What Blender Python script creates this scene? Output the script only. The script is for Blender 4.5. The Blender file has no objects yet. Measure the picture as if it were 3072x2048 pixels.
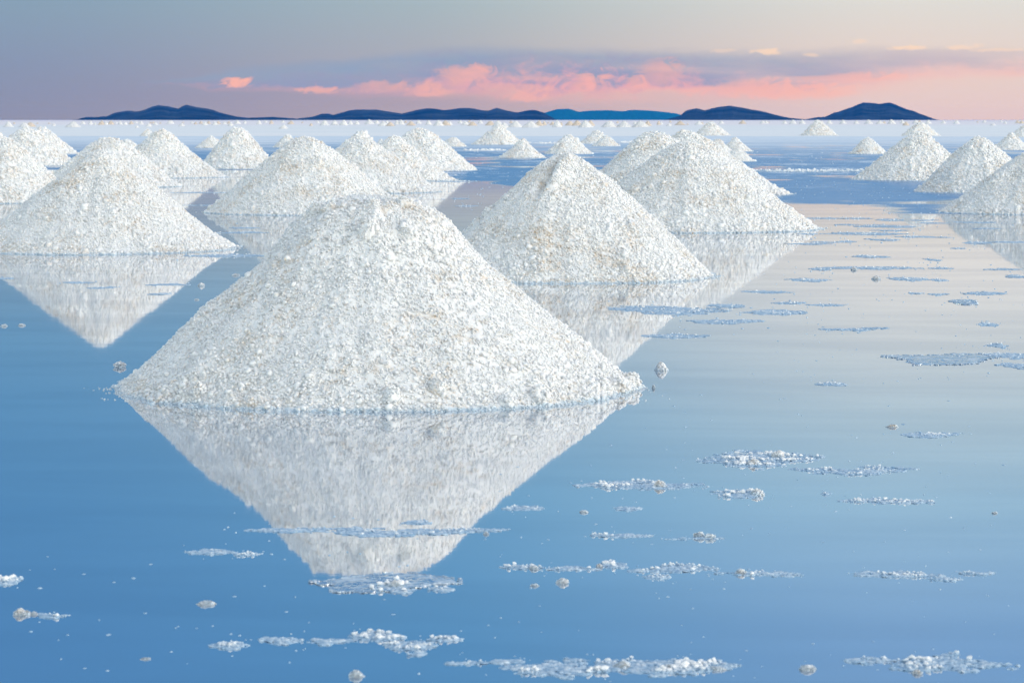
import bpy, math, random
import numpy as np
from math import radians
PI = math.pi

# ------------------------------------------------------------------ scene, camera, sky, sun
scene = bpy.context.scene
COL = scene.collection
F, HC, X0, Y0 = 8500.0, 1.7, 1536.0, 360.0       # focal length in photo px, eye height in metres, principal column, horizon row

cam_d = bpy.data.cameras.new('camera')
cam = bpy.data.objects.new('camera', cam_d)
COL.objects.link(cam)
cam.location = (0, 0, HC)
cam.rotation_euler = (radians(90), 0, 0)
cam_d.sensor_width = 36.0
cam_d.lens = F * 36.0 / 3072.0
cam_d.shift_y = -664.0 / 3072.0
cam_d.clip_start = 0.1
cam_d.clip_end = 200000.0
cam_d.dof.use_dof = True
cam_d.dof.focus_distance = 24.0
cam_d.dof.aperture_fstop = 11.0
scene.camera = cam

scene.view_settings.view_transform = 'Standard'
scene.view_settings.look = 'None'
EXPO = 1.65
scene.view_settings.exposure = EXPO
scene.view_settings.gamma = 1.0

SUN_EL, SUN_AZ = 27.0, 116.0                        # degrees; azimuth clockwise from the view direction
sun_d = bpy.data.lights.new('sun', 'SUN')
sun_d.energy = 0.56
sun_d.angle = radians(90)
sun_d.color = (1.0, 0.86, 0.70)
sun = bpy.data.objects.new('sun', sun_d)
COL.objects.link(sun)
sun.rotation_euler = (radians(90 - SUN_EL), 0, radians(180 - SUN_AZ))


def lin(c):
    return tuple(((v / 255.0) / 12.92 if v / 255.0 <= 0.04045 else ((v / 255.0 + 0.055) / 1.055) ** 2.4) for v in c)


class Nodes:
    """small helper that writes node expressions"""
    def __init__(s, tree):
        s.t = tree
        s.n = tree.nodes
        s.l = tree.links

    def new(s, kind, **kw):
        o = s.n.new(kind)
        for k, v in kw.items():
            setattr(o, k, v)
        return o

    def put(s, sock, v):
        if hasattr(v, 'is_linked') or isinstance(v, bpy.types.NodeSocket):
            s.l.new(v, sock)
        else:
            sock.default_value = v

    def m(s, op, a, b=None, c=None, clamp=False):
        o = s.new('ShaderNodeMath', operation=op)
        o.use_clamp = clamp
        for i, v in enumerate((a, b, c)):
            if v is not None:
                s.put(o.inputs[i], v)
        return o.outputs[0]

    def step(s, x, e0, e1):                        # smoothstep 0..1
        o = s.new('ShaderNodeMapRange', interpolation_type='SMOOTHSTEP')
        s.put(o.inputs['Value'], x)
        s.put(o.inputs['From Min'], e0)
        s.put(o.inputs['From Max'], e1)
        return o.outputs[0]

    def ramp(s, x, stops, interp='LINEAR'):
        o = s.new('ShaderNodeValToRGB')
        o.color_ramp.interpolation = interp
        el = o.color_ramp.elements
        while len(el) > 1:
            el.remove(el[0])
        for i, (p, c) in enumerate(stops):
            e = el[0] if i == 0 else el.new(p)
            e.position = p
            e.color = (c, c, c, 1) if not isinstance(c, (tuple, list)) else (c[0], c[1], c[2], 1)
        s.put(o.inputs[0], x)
        return o.outputs[0]

    def mix(s, f, a, b, blend='MIX'):
        o = s.new('ShaderNodeMix', data_type='RGBA', blend_type=blend)
        s.put(o.inputs['Factor'], f)
        for k, v in ((6, a), (7, b)):
            if isinstance(v, (tuple, list)):
                v = (v[0], v[1], v[2], 1)
            s.put(o.inputs[k], v)
        return o.outputs[2]

    def noise(s, vec, scale, detail=2.0, rough=0.5, dim='3D', dist=0.0):
        o = s.new('ShaderNodeTexNoise', noise_dimensions=dim)
        s.put(o.inputs['Vector'], vec)
        o.inputs['Scale'].default_value = scale
        o.inputs['Detail'].default_value = detail
        o.inputs['Roughness'].default_value = rough
        o.inputs['Distortion'].default_value = dist
        return o.outputs[0]

    def xyz(s, x, y, z):
        o = s.new('ShaderNodeCombineXYZ')
        for i, v in enumerate((x, y, z)):
            s.put(o.inputs[i], v)
        return o.outputs[0]


def build_world():
    w = bpy.data.worlds.new('World')
    scene.world = w
    w.use_nodes = True
    N = Nodes(w.node_tree)
    N.n.clear()
    out = N.new('ShaderNodeOutputWorld')
    bg = N.new('ShaderNodeBackground')
    N.l.new(bg.outputs[0], out.inputs[0])
    STR = 0.1
    bg.inputs['Strength'].default_value = STR
    tc = N.new('ShaderNodeTexCoord')
    sp = N.new('ShaderNodeSeparateXYZ')
    N.l.new(tc.outputs['Generated'], sp.inputs[0])
    dx, dy, dz = sp.outputs
    az = N.m('MULTIPLY', N.m('ARCTAN2', dx, dy), 180 / math.pi)
    el = N.m('MULTIPLY', N.m('ARCSINE', dz), 180 / math.pi)
    # twilight sky low in front: colour against elevation in three directions
    E = N.m('DIVIDE', el, 16.0, clamp=True)

    def col(stops):
        return [(e / 16.0, tuple(v * k for v in lin(c))) for e, c, k in stops]
    left = N.ramp(E, col([(0, (145, 146, 172), 1), (0.5, (140, 147, 175), 1), (1.1, (137, 150, 178), 1), (2.3, (136, 160, 182), 1),
                          (3.2, (124, 161, 190), 1), (4.3, (107, 155, 192), 1.03), (5.6, (97, 149, 191), 1.06), (7.6, (88, 141, 187), 1.1),
                          (10.3, (84, 136, 186), 1.12), (16, (78, 128, 182), 1.12)]))
    midc = N.ramp(E, col([(0, (187, 166, 178), 1), (0.5, (184, 166, 180), 1), (1.1, (182, 178, 186), 1), (2.3, (174, 188, 193), 1),
                          (2.7, (178, 194, 201), 1.04), (3.2, (170, 192, 204), 1.04), (4.3, (150, 184, 205), 1.03), (5.6, (132, 175, 204), 1.06), (7.6, (114, 166, 202), 1.1),
                          (10.3, (97, 153, 197), 1.12), (16, (82, 136, 190), 1.12)]))
    right = N.ramp(E, col([(0, (226, 198, 200), 1), (0.5, (229, 203, 200), 1), (1.1, (230, 209, 201), 1), (2.3, (223, 219, 213), 1),
                           (2.6, (228, 224, 219), 1.05), (3.4, (224, 223, 220), 1.06), (4.5, (208, 215, 217), 1.05), (6.0, (184, 206, 217), 1.06), (7.6, (160, 195, 217), 1.1),
                           (10.3, (132, 172, 213), 1.12), (16, (110, 155, 205), 1.12)]))
    u = N.m('ADD', N.m('MULTIPLY', az, F * math.pi / 180), X0)       # azimuth and elevation in fine angular steps
    v = N.m('MULTIPLY', el, F * math.pi / 180)
    # smooth left-mid-right interpolation
    tl = N.step(u, -150.0, 1900.0)
    tr = N.step(u, 1200.0, 2800.0)
    base = N.mix(tr, N.mix(tl, left, midc), right)
    # twilight cloud bank (direction space, at infinity)
    un = N.m('DIVIDE', u, 3600.0, clamp=True)

    def curve(pts, scale):
        return N.m('MULTIPLY', N.ramp(un, [(max(0, min(1, p / 3600.0)), q / scale) for p, q in pts]), scale)
    vec = N.xyz(N.m('DIVIDE', u, 290.0), N.m('DIVIDE', v, 46.0), 0.0)
    n1 = N.noise(vec, 1.0, 5.0, 0.55, dist=0.4)
    n1 = N.m('SUBTRACT', n1, 0.5)
    vec2 = N.xyz(N.m('DIVIDE', N.m('SUBTRACT', u, N.m('MULTIPLY', v, 0.25)), 52.0), N.m('DIVIDE', v, 38.0), 3.7)
    n2 = N.m('SUBTRACT', N.noise(vec2, 1.0, 6.0, 0.62, dist=0.9), 0.5)
    vd = N.m('ADD', v, N.m('MULTIPLY', N.m('ADD', n1, N.m('MULTIPLY', n2, 0.35)), 46.0))
    top = curve([(0, 116), (500, 118), (760, 158), (1000, 182), (1250, 205), (1400, 218), (1560, 216), (1800, 210), (2100, 205), (2200, 203),
                 (2450, 207), (2700, 218), (2900, 213), (3072, 205), (3600, 190)], 300.0)
    bot = curve([(0, 108), (500, 110), (650, 92), (900, 88), (1250, 74), (1500, 66), (1800, 60), (2100, 58), (2400, 66), (2700, 96), (3072, 124), (3600, 140)], 300.0)
    h = N.m('DIVIDE', N.m('SUBTRACT', vd, bot), N.m('MAXIMUM', N.m('SUBTRACT', top, bot), 1.0))
    amt = curve([(0, 0), (380, 0), (520, 0.55), (720, 0.82), (900, 0.95), (1400, 1.0), (2300, 0.95), (2600, 0.82), (3072, 0.68), (3600, 0.3)], 1.0)
    lowsoft = N.step(h, -0.22, 0.28)
    topsoft = N.step(h, 1.12, 0.78)
    dens = N.m('MULTIPLY', N.m('MULTIPLY', lowsoft, topsoft), amt)
    dens = N.m('MULTIPLY', dens, N.m('ADD', 0.80, N.m('MULTIPLY', n1, 1.3)), clamp=True)
    hh = N.m('ADD', h, N.m('MULTIPLY', N.m('ADD', n2, N.m('MULTIPLY', n1, 0.5)), curve([(0, 0.4), (900, 0.5), (1300, 1.0), (1900, 1.0), (2200, 0.5), (3600, 0.4)], 2.0)))
    shift = curve([(0, 0.55), (700, 0.50), (1200, 0.46), (1300, 0.20), (1500, 0.16), (2080, 0.06), (2150, 0.24), (2500, 0.18), (2800, 0.05), (3600, -0.05)], 1.0)
    hh = N.m('ADD', hh, N.m('MULTIPLY', N.m('SUBTRACT', shift, 0.1), 1.0), clamp=True)
    cl = N.ramp(hh, [(0.0, lin((243, 186, 180))), (0.16, lin((243, 177, 178))), (0.34, lin((225, 170, 183))), (0.46, lin((190, 163, 188))),
                     (0.64, lin((150, 156, 190))), (1.0, lin((146, 164, 192)))])
    warm = N.mix(N.step(u, 1800.0, 3300.0), cl, N.mix(0.5, cl, lin((240, 208, 198))))
    sky_c = N.mix(dens, base, warm)
    # brighter salmon scraps: under edge and upper rim
    scraps = [(712, 112, 40, 13, 0.9), (960, 92, 60, 12, 0.6), (1150, 96, 110, 13, 0.35), (1290, 84, 60, 16, 0.45), (1390, 142, 70, 30, 0.6),
              (1770, 120, 50, 26, 0.5), (1915, 118, 30, 22, 0.45), (1990, 150, 55, 26, 0.4), (2330, 92, 210, 22, 0.5), (2560, 128, 150, 15, 0.4), (1580, 72, 60, 16, 0.4)]
    rim = [(2300, 203, 48, 8, 0.8), (2160, 206, 40, 5, 0.35), (2430, 194, 26, 6, 0.5), (2720, 215, 44, 8, 0.8), (2880, 215, 48, 8, 0.6), (2990, 206, 70, 5, 0.45), (2572, 232, 20, 8, 0.4)]

    def blobs(lst):
        acc = None
        for bu, bv, su, sv, a in lst:
            p = N.m('DIVIDE', N.m('ADD', N.m('SUBTRACT', u, bu), N.m('MULTIPLY', n2, su * 3.6)), su)
            q = N.m('DIVIDE', N.m('ADD', N.m('SUBTRACT', v, bv), N.m('MULTIPLY', N.m('ADD', n1, n2), sv * 3.4)), sv)
            d = N.m('ADD', N.m('MULTIPLY', p, p), N.m('MULTIPLY', q, q))
            g = N.m('MULTIPLY', N.step(d, 1.9, 0.0), a)
            acc = g if acc is None else N.m('MAXIMUM', acc, g)
        return acc
    sky_c = N.mix(blobs(scraps), sky_c, lin((255, 184, 170)))
    sky_c = N.mix(blobs(rim), sky_c, lin((253, 219, 192)))
    # physical sky for everything higher up and behind
    ns = N.new('ShaderNodeTexSky', sky_type='NISHITA')
    ns.sun_disc = False
    ns.sun_elevation = radians(SUN_EL)
    ns.sun_rotation = radians(SUN_AZ)
    ns.altitude = 3600.0
    ns.air_density = 1.0
    ns.dust_density = 1.5
    ns.ozone_density = 1.0
    upper = N.mix(1.0, ns.outputs[0], (NISH * 1.26, NISH * 1.0, NISH * 0.70), 'MULTIPLY')
    # the lowest sky is seen through the haze built below: same air, taken into account here
    path = N.m('MINIMUM', N.m('DIVIDE', HAZE_TOP - HC, N.m('MAXIMUM', N.m('SINE', N.m('MULTIPLY', el, math.pi / 180)), 0.0001)), HAZE_FAR)
    tr_ = N.m('EXPONENT', N.m('MULTIPLY', path, -HAZE_D))
    om = N.m('SUBTRACT', 1.0, tr_)
    sky_c = N.mix(1.0, sky_c, N.mix(1.0, HAZE_J, N.xyz(om, om, om), 'MULTIPLY'), 'SUBTRACT')
    inv = N.m('DIVIDE', 1.0, tr_)
    sky_c = N.mix(1.0, sky_c, N.xyz(inv, inv, inv), 'MULTIPLY')
    FR = 1 / STR / 2 ** EXPO                          # the ramps above are picture values; undo the exposure
    front = N.mix(1.0, sky_c, (FR, FR, FR), 'MULTIPLY')
    aaz = N.m('ABSOLUTE', az)
    w_el = N.step(el, 15.0, 42.0)
    w_az = N.step(aaz, 40.0, 110.0)
    wgt = N.m('MAXIMUM', w_el, w_az)
    N.l.new(N.mix(wgt, front, upper), bg.inputs['Color'])


NISH = 1.5
HAZE_TOP, HAZE_FAR, HAZE_D = 205.0, 50000.0, 1.7e-5
HAZE_J = (0.012, 0.158, 0.587)
build_world()

# ------------------------------------------------------------------ small numpy noise kit
def hsh(ix, iy, s):
    n = (ix.astype(np.int64) * 374761393 + iy.astype(np.int64) * 668265263 + s * 974634773) & 0xffffffff
    n = ((n ^ (n >> 13)) * 1274126177) & 0xffffffff
    n = ((n ^ (n >> 16)) * 2246822519) & 0xffffffff
    n = n ^ (n >> 15)
    return (n & 0xffffff).astype(np.float64) / 16777216.0


def vnoise(x, y, s=0):
    ix, iy = np.floor(x), np.floor(y)
    fx, fy = x - ix, y - iy
    fx = fx * fx * (3 - 2 * fx)
    fy = fy * fy * (3 - 2 * fy)
    a, b = hsh(ix, iy, s), hsh(ix + 1, iy, s)
    c, d = hsh(ix, iy + 1, s), hsh(ix + 1, iy + 1, s)
    return (a + (b - a) * fx) * (1 - fy) + (c + (d - c) * fx) * fy


def fbm(x, y, s=0, o=4, g=0.5):
    t, a, n = 0.0, 1.0, 0.0
    for k in range(o):
        t = t + a * vnoise(x * 2 ** k + 17.3 * k, y * 2 ** k - 9.1 * k, s + k)
        n += a
        a *= g
    return t / n


def bumps(x, y, s=0, rad=0.72):
    """rounded popcorn lumps: height 0..1 of the tallest hemisphere above each point"""
    ix, iy = np.floor(x), np.floor(y)
    best = np.zeros_like(x)
    for ox in (-1, 0, 1):
        for oy in (-1, 0, 1):
            cx, cy = ix + ox, iy + oy
            px = cx + hsh(cx, cy, s)
            py = cy + hsh(cx, cy, s + 11)
            r = rad * (0.45 + 0.75 * hsh(cx, cy, s + 23))
            d2 = ((x - px) ** 2 + (y - py) ** 2) / (r * r)
            best = np.maximum(best, np.sqrt(np.maximum(0, 1 - d2)) * r / rad)
    return best


# ------------------------------------------------------------------ object helpers
def mesh_from(name, V, Q, mat, smooth=True):
    me = bpy.data.meshes.new(name)
    V = np.asarray(V, dtype=np.float32)
    Q = np.asarray(Q, dtype=np.int32)
    k = Q.shape[1]
    me.vertices.add(len(V))
    me.vertices.foreach_set('co', V.ravel())
    me.loops.add(Q.size)
    me.loops.foreach_set('vertex_index', Q.ravel())
    me.polygons.add(len(Q))
    me.polygons.foreach_set('loop_start', np.arange(0, Q.size, k, dtype=np.int32))
    me.polygons.foreach_set('loop_total', np.full(len(Q), k, dtype=np.int32))
    me.polygons.foreach_set('use_smooth', np.full(len(Q), smooth))
    me.update(calc_edges=True)
    me.validate()
    me.materials.append(mat)
    return me


def link(name, me, loc=(0, 0, 0), label=None, cat=None, group=None, kind=None):
    o = bpy.data.objects.new(name, me)
    o.location = loc
    COL.objects.link(o)
    if label:
        o['label'] = label
    if cat:
        o['category'] = cat
    if group:
        o['group'] = group
    if kind:
        o['kind'] = kind
    return o


def grid_faces(nr, nc, wrap=False):
    i = np.arange(nr - 1)[:, None]
    j = np.arange(nc if wrap else nc - 1)[None, :]
    a = i * nc + j
    b = i * nc + (j + 1) % nc
    c = (i + 1) * nc + (j + 1) % nc
    d = (i + 1) * nc + j
    return np.stack([a, b, c, d], -1).reshape(-1, 4)


PHI = (1 + 5 ** 0.5) / 2
ICO_V = np.array([(-1, PHI, 0), (1, PHI, 0), (-1, -PHI, 0), (1, -PHI, 0), (0, -1, PHI), (0, 1, PHI), (0, -1, -PHI), (0, 1, -PHI), (PHI, 0, -1), (PHI, 0, 1), (-PHI, 0, -1), (-PHI, 0, 1)], float)
ICO_V /= np.linalg.norm(ICO_V[0])
ICO_F = np.array([(0, 11, 5), (0, 5, 1), (0, 1, 7), (0, 7, 10), (0, 10, 11), (1, 5, 9), (5, 11, 4), (11, 10, 2), (10, 7, 6), (7, 1, 8), (3, 9, 4), (3, 4, 2), (3, 2, 6), (3, 6, 8),
                  (3, 8, 9), (4, 9, 5), (2, 4, 11), (6, 2, 10), (8, 6, 7), (9, 8, 1)])


def ico_split(V, Fc):
    V, mid, out = [tuple(v) for v in V], {}, []

    def m(a, b):
        k = (min(a, b), max(a, b))
        if k not in mid:
            p = (np.array(V[a]) + np.array(V[b])) / 2
            V.append(tuple(p / np.linalg.norm(p)))
            mid[k] = len(V) - 1
        return mid[k]
    for a, b, c in Fc:
        x, y, z = m(a, b), m(b, c), m(c, a)
        out += [(a, x, z), (b, y, x), (c, z, y), (x, y, z)]
    return np.array(V), np.array(out)


ICO2_V, ICO2_F = ico_split(ICO_V, ICO_F)


def crumbs(pos, r, rng, rough=0.38, squash=1.0, fine=False):
    """irregular crystal crumbs: one jittered polyhedron per position -> vertices, triangles"""
    BV, BF = (ICO2_V, ICO2_F) if fine else (ICO_V, ICO_F)
    n, k = len(pos), len(BV)
    q = rng.normal(size=(n, 4))
    q /= np.linalg.norm(q, axis=1, keepdims=True)
    w, x, y, z = q.T
    M = np.stack([1 - 2 * (y * y + z * z), 2 * (x * y - z * w), 2 * (x * z + y * w), 2 * (x * y + z * w), 1 - 2 * (x * x + z * z), 2 * (y * z - x * w),
                  2 * (x * z - y * w), 2 * (y * z + x * w), 1 - 2 * (x * x + y * y)], -1).reshape(n, 3, 3)
    V = BV[None] * (1 + rough * rng.uniform(-1, 1, (n, k, 1)))
    V = V * rng.uniform(0.75, 1.25, (n, 1, 3))
    V = np.einsum('nij,nkj->nki', M, V) * np.asarray(r)[:, None, None]
    V[:, :, 2] *= squash if np.isscalar(squash) else np.asarray(squash)[:, None]
    V = V + np.asarray(pos)[:, None, :]
    Fc = (BF[None] + (np.arange(n) * k)[:, None, None]).reshape(-1, 3)
    return V.reshape(-1, 3), Fc


def tri(Q):
    return np.vstack([Q[:, [0, 1, 2]], Q[:, [0, 2, 3]]])


def join(parts):
    Vs, Fs, o = [], [], 0
    for V, Fc in parts:
        Vs.append(V)
        Fs.append(Fc + o)
        o += len(V)
    return np.vstack(Vs), np.vstack(Fs)


def soften(me, n):
    f = np.zeros(len(me.polygons), dtype=bool)
    f[:n] = True
    me.polygons.foreach_set('use_smooth', f)


# ------------------------------------------------------------------ materials
def new_mat(name):
    m = bpy.data.materials.new(name)
    m.use_nodes = True
    N = Nodes(m.node_tree)
    N.n.clear()
    out = N.new('ShaderNodeOutputMaterial')
    return m, N, out


def salt_material(name, white, stain, amount, fine=True):
    m, N, out = new_mat(name)
    p = N.new('ShaderNodeBsdfPrincipled')
    tc = N.new('ShaderNodeTexCoord')
    oi = N.new('ShaderNodeObjectInfo')
    vm = N.new('ShaderNodeVectorMath', operation='ADD')
    N.l.new(tc.outputs['Object'], vm.inputs[0])
    off = N.m('MULTIPLY', oi.outputs['Random'], 37.0)
    N.l.new(N.xyz(off, off, off), vm.inputs[1])
    vec = vm.outputs[0]
    big = N.noise(vec, 2.2, 3.0, 0.6)
    sp = N.noise(vec, 21.0, 4.0, 0.7)
    gr = N.noise(vec, 55.0, 2.0, 0.6)
    f = N.m('ADD', N.m('MULTIPLY', sp, 0.75), N.m('ADD', N.m('MULTIPLY', gr, 0.25), N.m('MULTIPLY', N.m('SUBTRACT', big, 0.5), 0.55)))
    tan = N.m('MULTIPLY', N.step(f, 0.50 + amount[0], 0.60 + amount[0]), amount[1])
    spots = N.m('MULTIPLY', N.step(f, 0.62 + amount[0], 0.72 + amount[0]), 0.8)
    c = N.mix(tan, white, tuple(0.45 * a + 0.55 * b for a, b in zip(white, stain)))
    c = N.mix(spots, c, stain)
    geo = N.new('ShaderNodeNewGeometry')
    sz = N.new('ShaderNodeSeparateXYZ')
    N.l.new(geo.outputs['Position'], sz.inputs[0])
    wet = N.step(N.m('ADD', sz.outputs[2], N.m('MULTIPLY', N.m('SUBTRACT', sp, 0.5), 0.09)), 0.030, 0.0)   # the rim soaks up brine
    c = N.mix(N.m('MULTIPLY', wet, 0.8), c, (0.44, 0.56, 0.65))
    val = N.m('ADD', 0.90, N.m('MULTIPLY', gr, 0.18))
    c = N.mix(1.0, c, N.xyz(val, val, val), 'MULTIPLY')
    N.l.new(c, p.inputs['Base Color'])
    p.inputs['Roughness'].default_value = 0.85
    if fine:
        p.inputs['Subsurface Weight'].default_value = 0.65
        p.inputs['Subsurface Radius'].default_value = (1.0, 0.9, 0.8)
        p.inputs['Subsurface Scale'].default_value = 0.028
    p.inputs['Specular IOR Level'].default_value = 0.12
    if fine:
        b = N.new('ShaderNodeBump')
        b.inputs['Strength'].default_value = 0.5
        b.inputs['Distance'].default_value = 0.006
        N.l.new(N.noise(vec, 130.0, 2.0, 0.6), b.inputs['Height'])
        N.l.new(b.outputs[0], p.inputs['Normal'])
    N.l.new(p.outputs[0], out.inputs[0])
    return m


SALT = salt_material('salt_grains', (0.83, 0.81, 0.785), (0.50, 0.345, 0.20), (0.012, 0.58))
SALT_FAR = salt_material('salt_far', (0.74, 0.72, 0.70), (0.60, 0.46, 0.33), (0.03, 0.4), False)
SALT_TAN = salt_material('salt_tan', (0.66, 0.555, 0.46), (0.46, 0.34, 0.23), (0.0, 0.5), False)


def crust_material():
    m, N, out = new_mat('wet_crust')
    p = N.new('ShaderNodeBsdfPrincipled')
    tc = N.new('ShaderNodeTexCoord')
    geo = N.new('ShaderNodeNewGeometry')
    sp = N.new('ShaderNodeSeparateXYZ')
    N.l.new(geo.outputs['Position'], sp.inputs[0])
    gr = N.noise(tc.outputs['Object'], 30.0, 3.0, 0.6)
    # crust soaked with brine up to about a centimetre and a half above the water, dry white salt higher
    dry = N.step(N.m('ADD', sp.outputs[2], N.m('MULTIPLY', N.m('SUBTRACT', gr, 0.5), 0.010)), 0.002, 0.013)
    wet = N.mix(N.step(gr, 0.35, 0.7), (0.27, 0.41, 0.55), (0.52, 0.63, 0.72))
    N.l.new(N.mix(dry, wet, (0.84, 0.83, 0.82)), p.inputs['Base Color'])
    p.inputs['Roughness'].default_value = 0.55
    p.inputs['Specular IOR Level'].default_value = 0.3
    b = N.new('ShaderNodeBump')
    b.inputs['Strength'].default_value = 0.5
    b.inputs['Distance'].default_value = 0.005
    N.l.new(N.noise(tc.outputs['Object'], 120.0, 2.0), b.inputs['Height'])
    N.l.new(b.outputs[0], p.inputs['Normal'])
    N.l.new(p.outputs[0], out.inputs[0])
    return m


CRUST = crust_material()


def plate_material():
    m, N, out = new_mat('thin_plate')
    tc = N.new('ShaderNodeTexCoord')
    gr = N.noise(tc.outputs['Object'], 7.0, 5.0, 0.65)
    d = N.new('ShaderNodeBsdfDiffuse')
    N.l.new(N.mix(N.step(gr, 0.40, 0.66), (0.22, 0.40, 0.56), (0.66, 0.73, 0.78)), d.inputs['Color'])
    g = N.new('ShaderNodeBsdfGlossy')
    g.inputs['Roughness'].default_value = 0.10
    mx = N.new('ShaderNodeMixShader')
    N.l.new(N.m('SUBTRACT', 0.80, N.m('MULTIPLY', N.step(gr, 0.42, 0.64), 0.55)), mx.inputs[0])
    N.l.new(d.outputs[0], mx.inputs[1])
    N.l.new(g.outputs[0], mx.inputs[2])
    N.l.new(mx.outputs[0], out.inputs[0])
    return m


PLATE = plate_material()


def water_material():
    m, N, out = new_mat('brine')
    geo = N.new('ShaderNodeNewGeometry')
    sp = N.new('ShaderNodeSeparateXYZ')
    N.l.new(geo.outputs['Position'], sp.inputs[0])
    X, Y, Z = sp.outputs
    P = geo.outputs['Position']
    nbig = N.m('SUBTRACT', N.noise(P, 0.06, 4.0, 0.6), 0.5)
    nmid = N.m('SUBTRACT', N.noise(P, 0.35, 4.0, 0.6), 0.5)
    nstk = N.m('SUBTRACT', N.noise(N.xyz(N.m('MULTIPLY', X, 0.30), N.m('MULTIPLY', Y, 0.16), 1.0), 1.0, 3.0, 0.55), 0.5)
    nfine = N.m('SUBTRACT', N.noise(P, 2.2, 3.0, 0.6), 0.5)
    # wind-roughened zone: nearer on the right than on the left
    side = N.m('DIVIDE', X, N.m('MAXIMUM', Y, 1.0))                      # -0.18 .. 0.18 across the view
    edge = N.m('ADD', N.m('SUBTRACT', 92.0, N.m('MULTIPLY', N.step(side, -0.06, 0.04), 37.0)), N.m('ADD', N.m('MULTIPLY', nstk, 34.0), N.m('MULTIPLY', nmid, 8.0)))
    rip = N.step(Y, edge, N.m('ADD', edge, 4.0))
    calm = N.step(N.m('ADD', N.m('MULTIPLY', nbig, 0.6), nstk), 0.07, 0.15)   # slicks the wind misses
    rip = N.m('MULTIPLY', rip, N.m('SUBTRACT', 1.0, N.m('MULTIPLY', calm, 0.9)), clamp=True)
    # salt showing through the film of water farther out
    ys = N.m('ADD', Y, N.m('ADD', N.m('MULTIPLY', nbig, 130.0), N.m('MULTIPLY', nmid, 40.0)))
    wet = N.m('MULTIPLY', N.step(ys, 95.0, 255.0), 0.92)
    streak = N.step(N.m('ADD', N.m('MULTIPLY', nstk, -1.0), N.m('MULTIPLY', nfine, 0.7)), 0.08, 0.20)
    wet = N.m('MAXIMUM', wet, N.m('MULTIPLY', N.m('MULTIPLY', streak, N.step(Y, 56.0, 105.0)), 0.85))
    # slow surface swell: barely visible
    b = N.new('ShaderNodeBump')
    b.inputs['Strength'].default_value = 1.0
    hgt = N.m('ADD', N.m('MULTIPLY', N.noise(N.xyz(N.m('MULTIPLY', X, 0.35), Y, 0.0), 1.3, 2.0), 0.00035),
              N.m('MULTIPLY', N.noise(N.xyz(N.m('MULTIPLY', X, 1.0), N.m('MULTIPLY', Y, 1.0), 2.0), 14.0, 2.0), N.m('ADD', 0.00004, N.m('MULTIPLY', rip, 0.006))))
    b.inputs['Distance'].default_value = 1.0
    N.l.new(hgt, b.inputs['Height'])
    band = N.step(N.noise(N.xyz(N.m('ADD', N.m('MULTIPLY', X, 0.30), N.m('MULTIPLY', Y, 0.12)), N.m('MULTIPLY', Y, 0.85), 5.0), 1.0, 3.0, 0.55, dist=0.5), 0.34, 0.68)
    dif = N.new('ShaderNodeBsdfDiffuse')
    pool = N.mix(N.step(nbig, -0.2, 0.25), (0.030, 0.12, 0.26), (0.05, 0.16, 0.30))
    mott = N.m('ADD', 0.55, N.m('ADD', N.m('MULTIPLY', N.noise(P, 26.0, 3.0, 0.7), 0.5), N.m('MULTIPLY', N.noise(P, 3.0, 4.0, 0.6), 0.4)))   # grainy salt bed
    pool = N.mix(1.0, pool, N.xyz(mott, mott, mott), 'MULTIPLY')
    pool = N.mix(rip, pool, (0.008, 0.19, 0.43))  # high-sky blue that ripples would mirror, put into the diffuse colour
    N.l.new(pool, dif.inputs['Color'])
    gl = N.new('ShaderNodeBsdfGlossy')
    gl.inputs['Color'].default_value = (1, 1, 1, 1)
    N.l.new(N.m('ADD', N.m('ADD', 0.023, N.m('MULTIPLY', band, 0.014)), N.m('MULTIPLY', rip, 0.23)), gl.inputs['Roughness'])
    N.l.new(b.outputs[0], gl.inputs['Normal'])
    dt = N.new('ShaderNodeVectorMath', operation='DOT_PRODUCT')
    N.l.new(geo.outputs['Normal'], dt.inputs[0])
    N.l.new(geo.outputs['Incoming'], dt.inputs[1])
    c = N.m('ABSOLUTE', dt.outputs['Value'])
    fr = N.m('ADD', 0.60, N.m('MULTIPLY', N.m('POWER', N.m('SUBTRACT', 1.0, c), 5.0), 0.38))
    fr = N.m('MULTIPLY', fr, N.m('SUBTRACT', 1.0, N.m('MULTIPLY', rip, 0.47)))
    fr = N.m('MULTIPLY', fr, N.m('SUBTRACT', 1.0, N.m('MULTIPLY', band, 0.11)))     # steep little ripple faces mirror less
    mx = N.new('ShaderNodeMixShader')
    N.l.new(fr, mx.inputs[0])
    N.l.new(dif.outputs[0], mx.inputs[1])
    N.l.new(gl.outputs[0], mx.inputs[2])
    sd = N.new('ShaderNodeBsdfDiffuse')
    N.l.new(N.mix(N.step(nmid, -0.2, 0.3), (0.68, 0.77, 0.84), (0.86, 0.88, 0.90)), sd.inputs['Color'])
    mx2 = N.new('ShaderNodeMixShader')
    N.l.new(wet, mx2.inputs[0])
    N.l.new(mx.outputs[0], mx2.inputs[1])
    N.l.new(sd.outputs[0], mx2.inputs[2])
    N.l.new(mx2.outputs[0], out.inputs[0])
    return m


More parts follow.
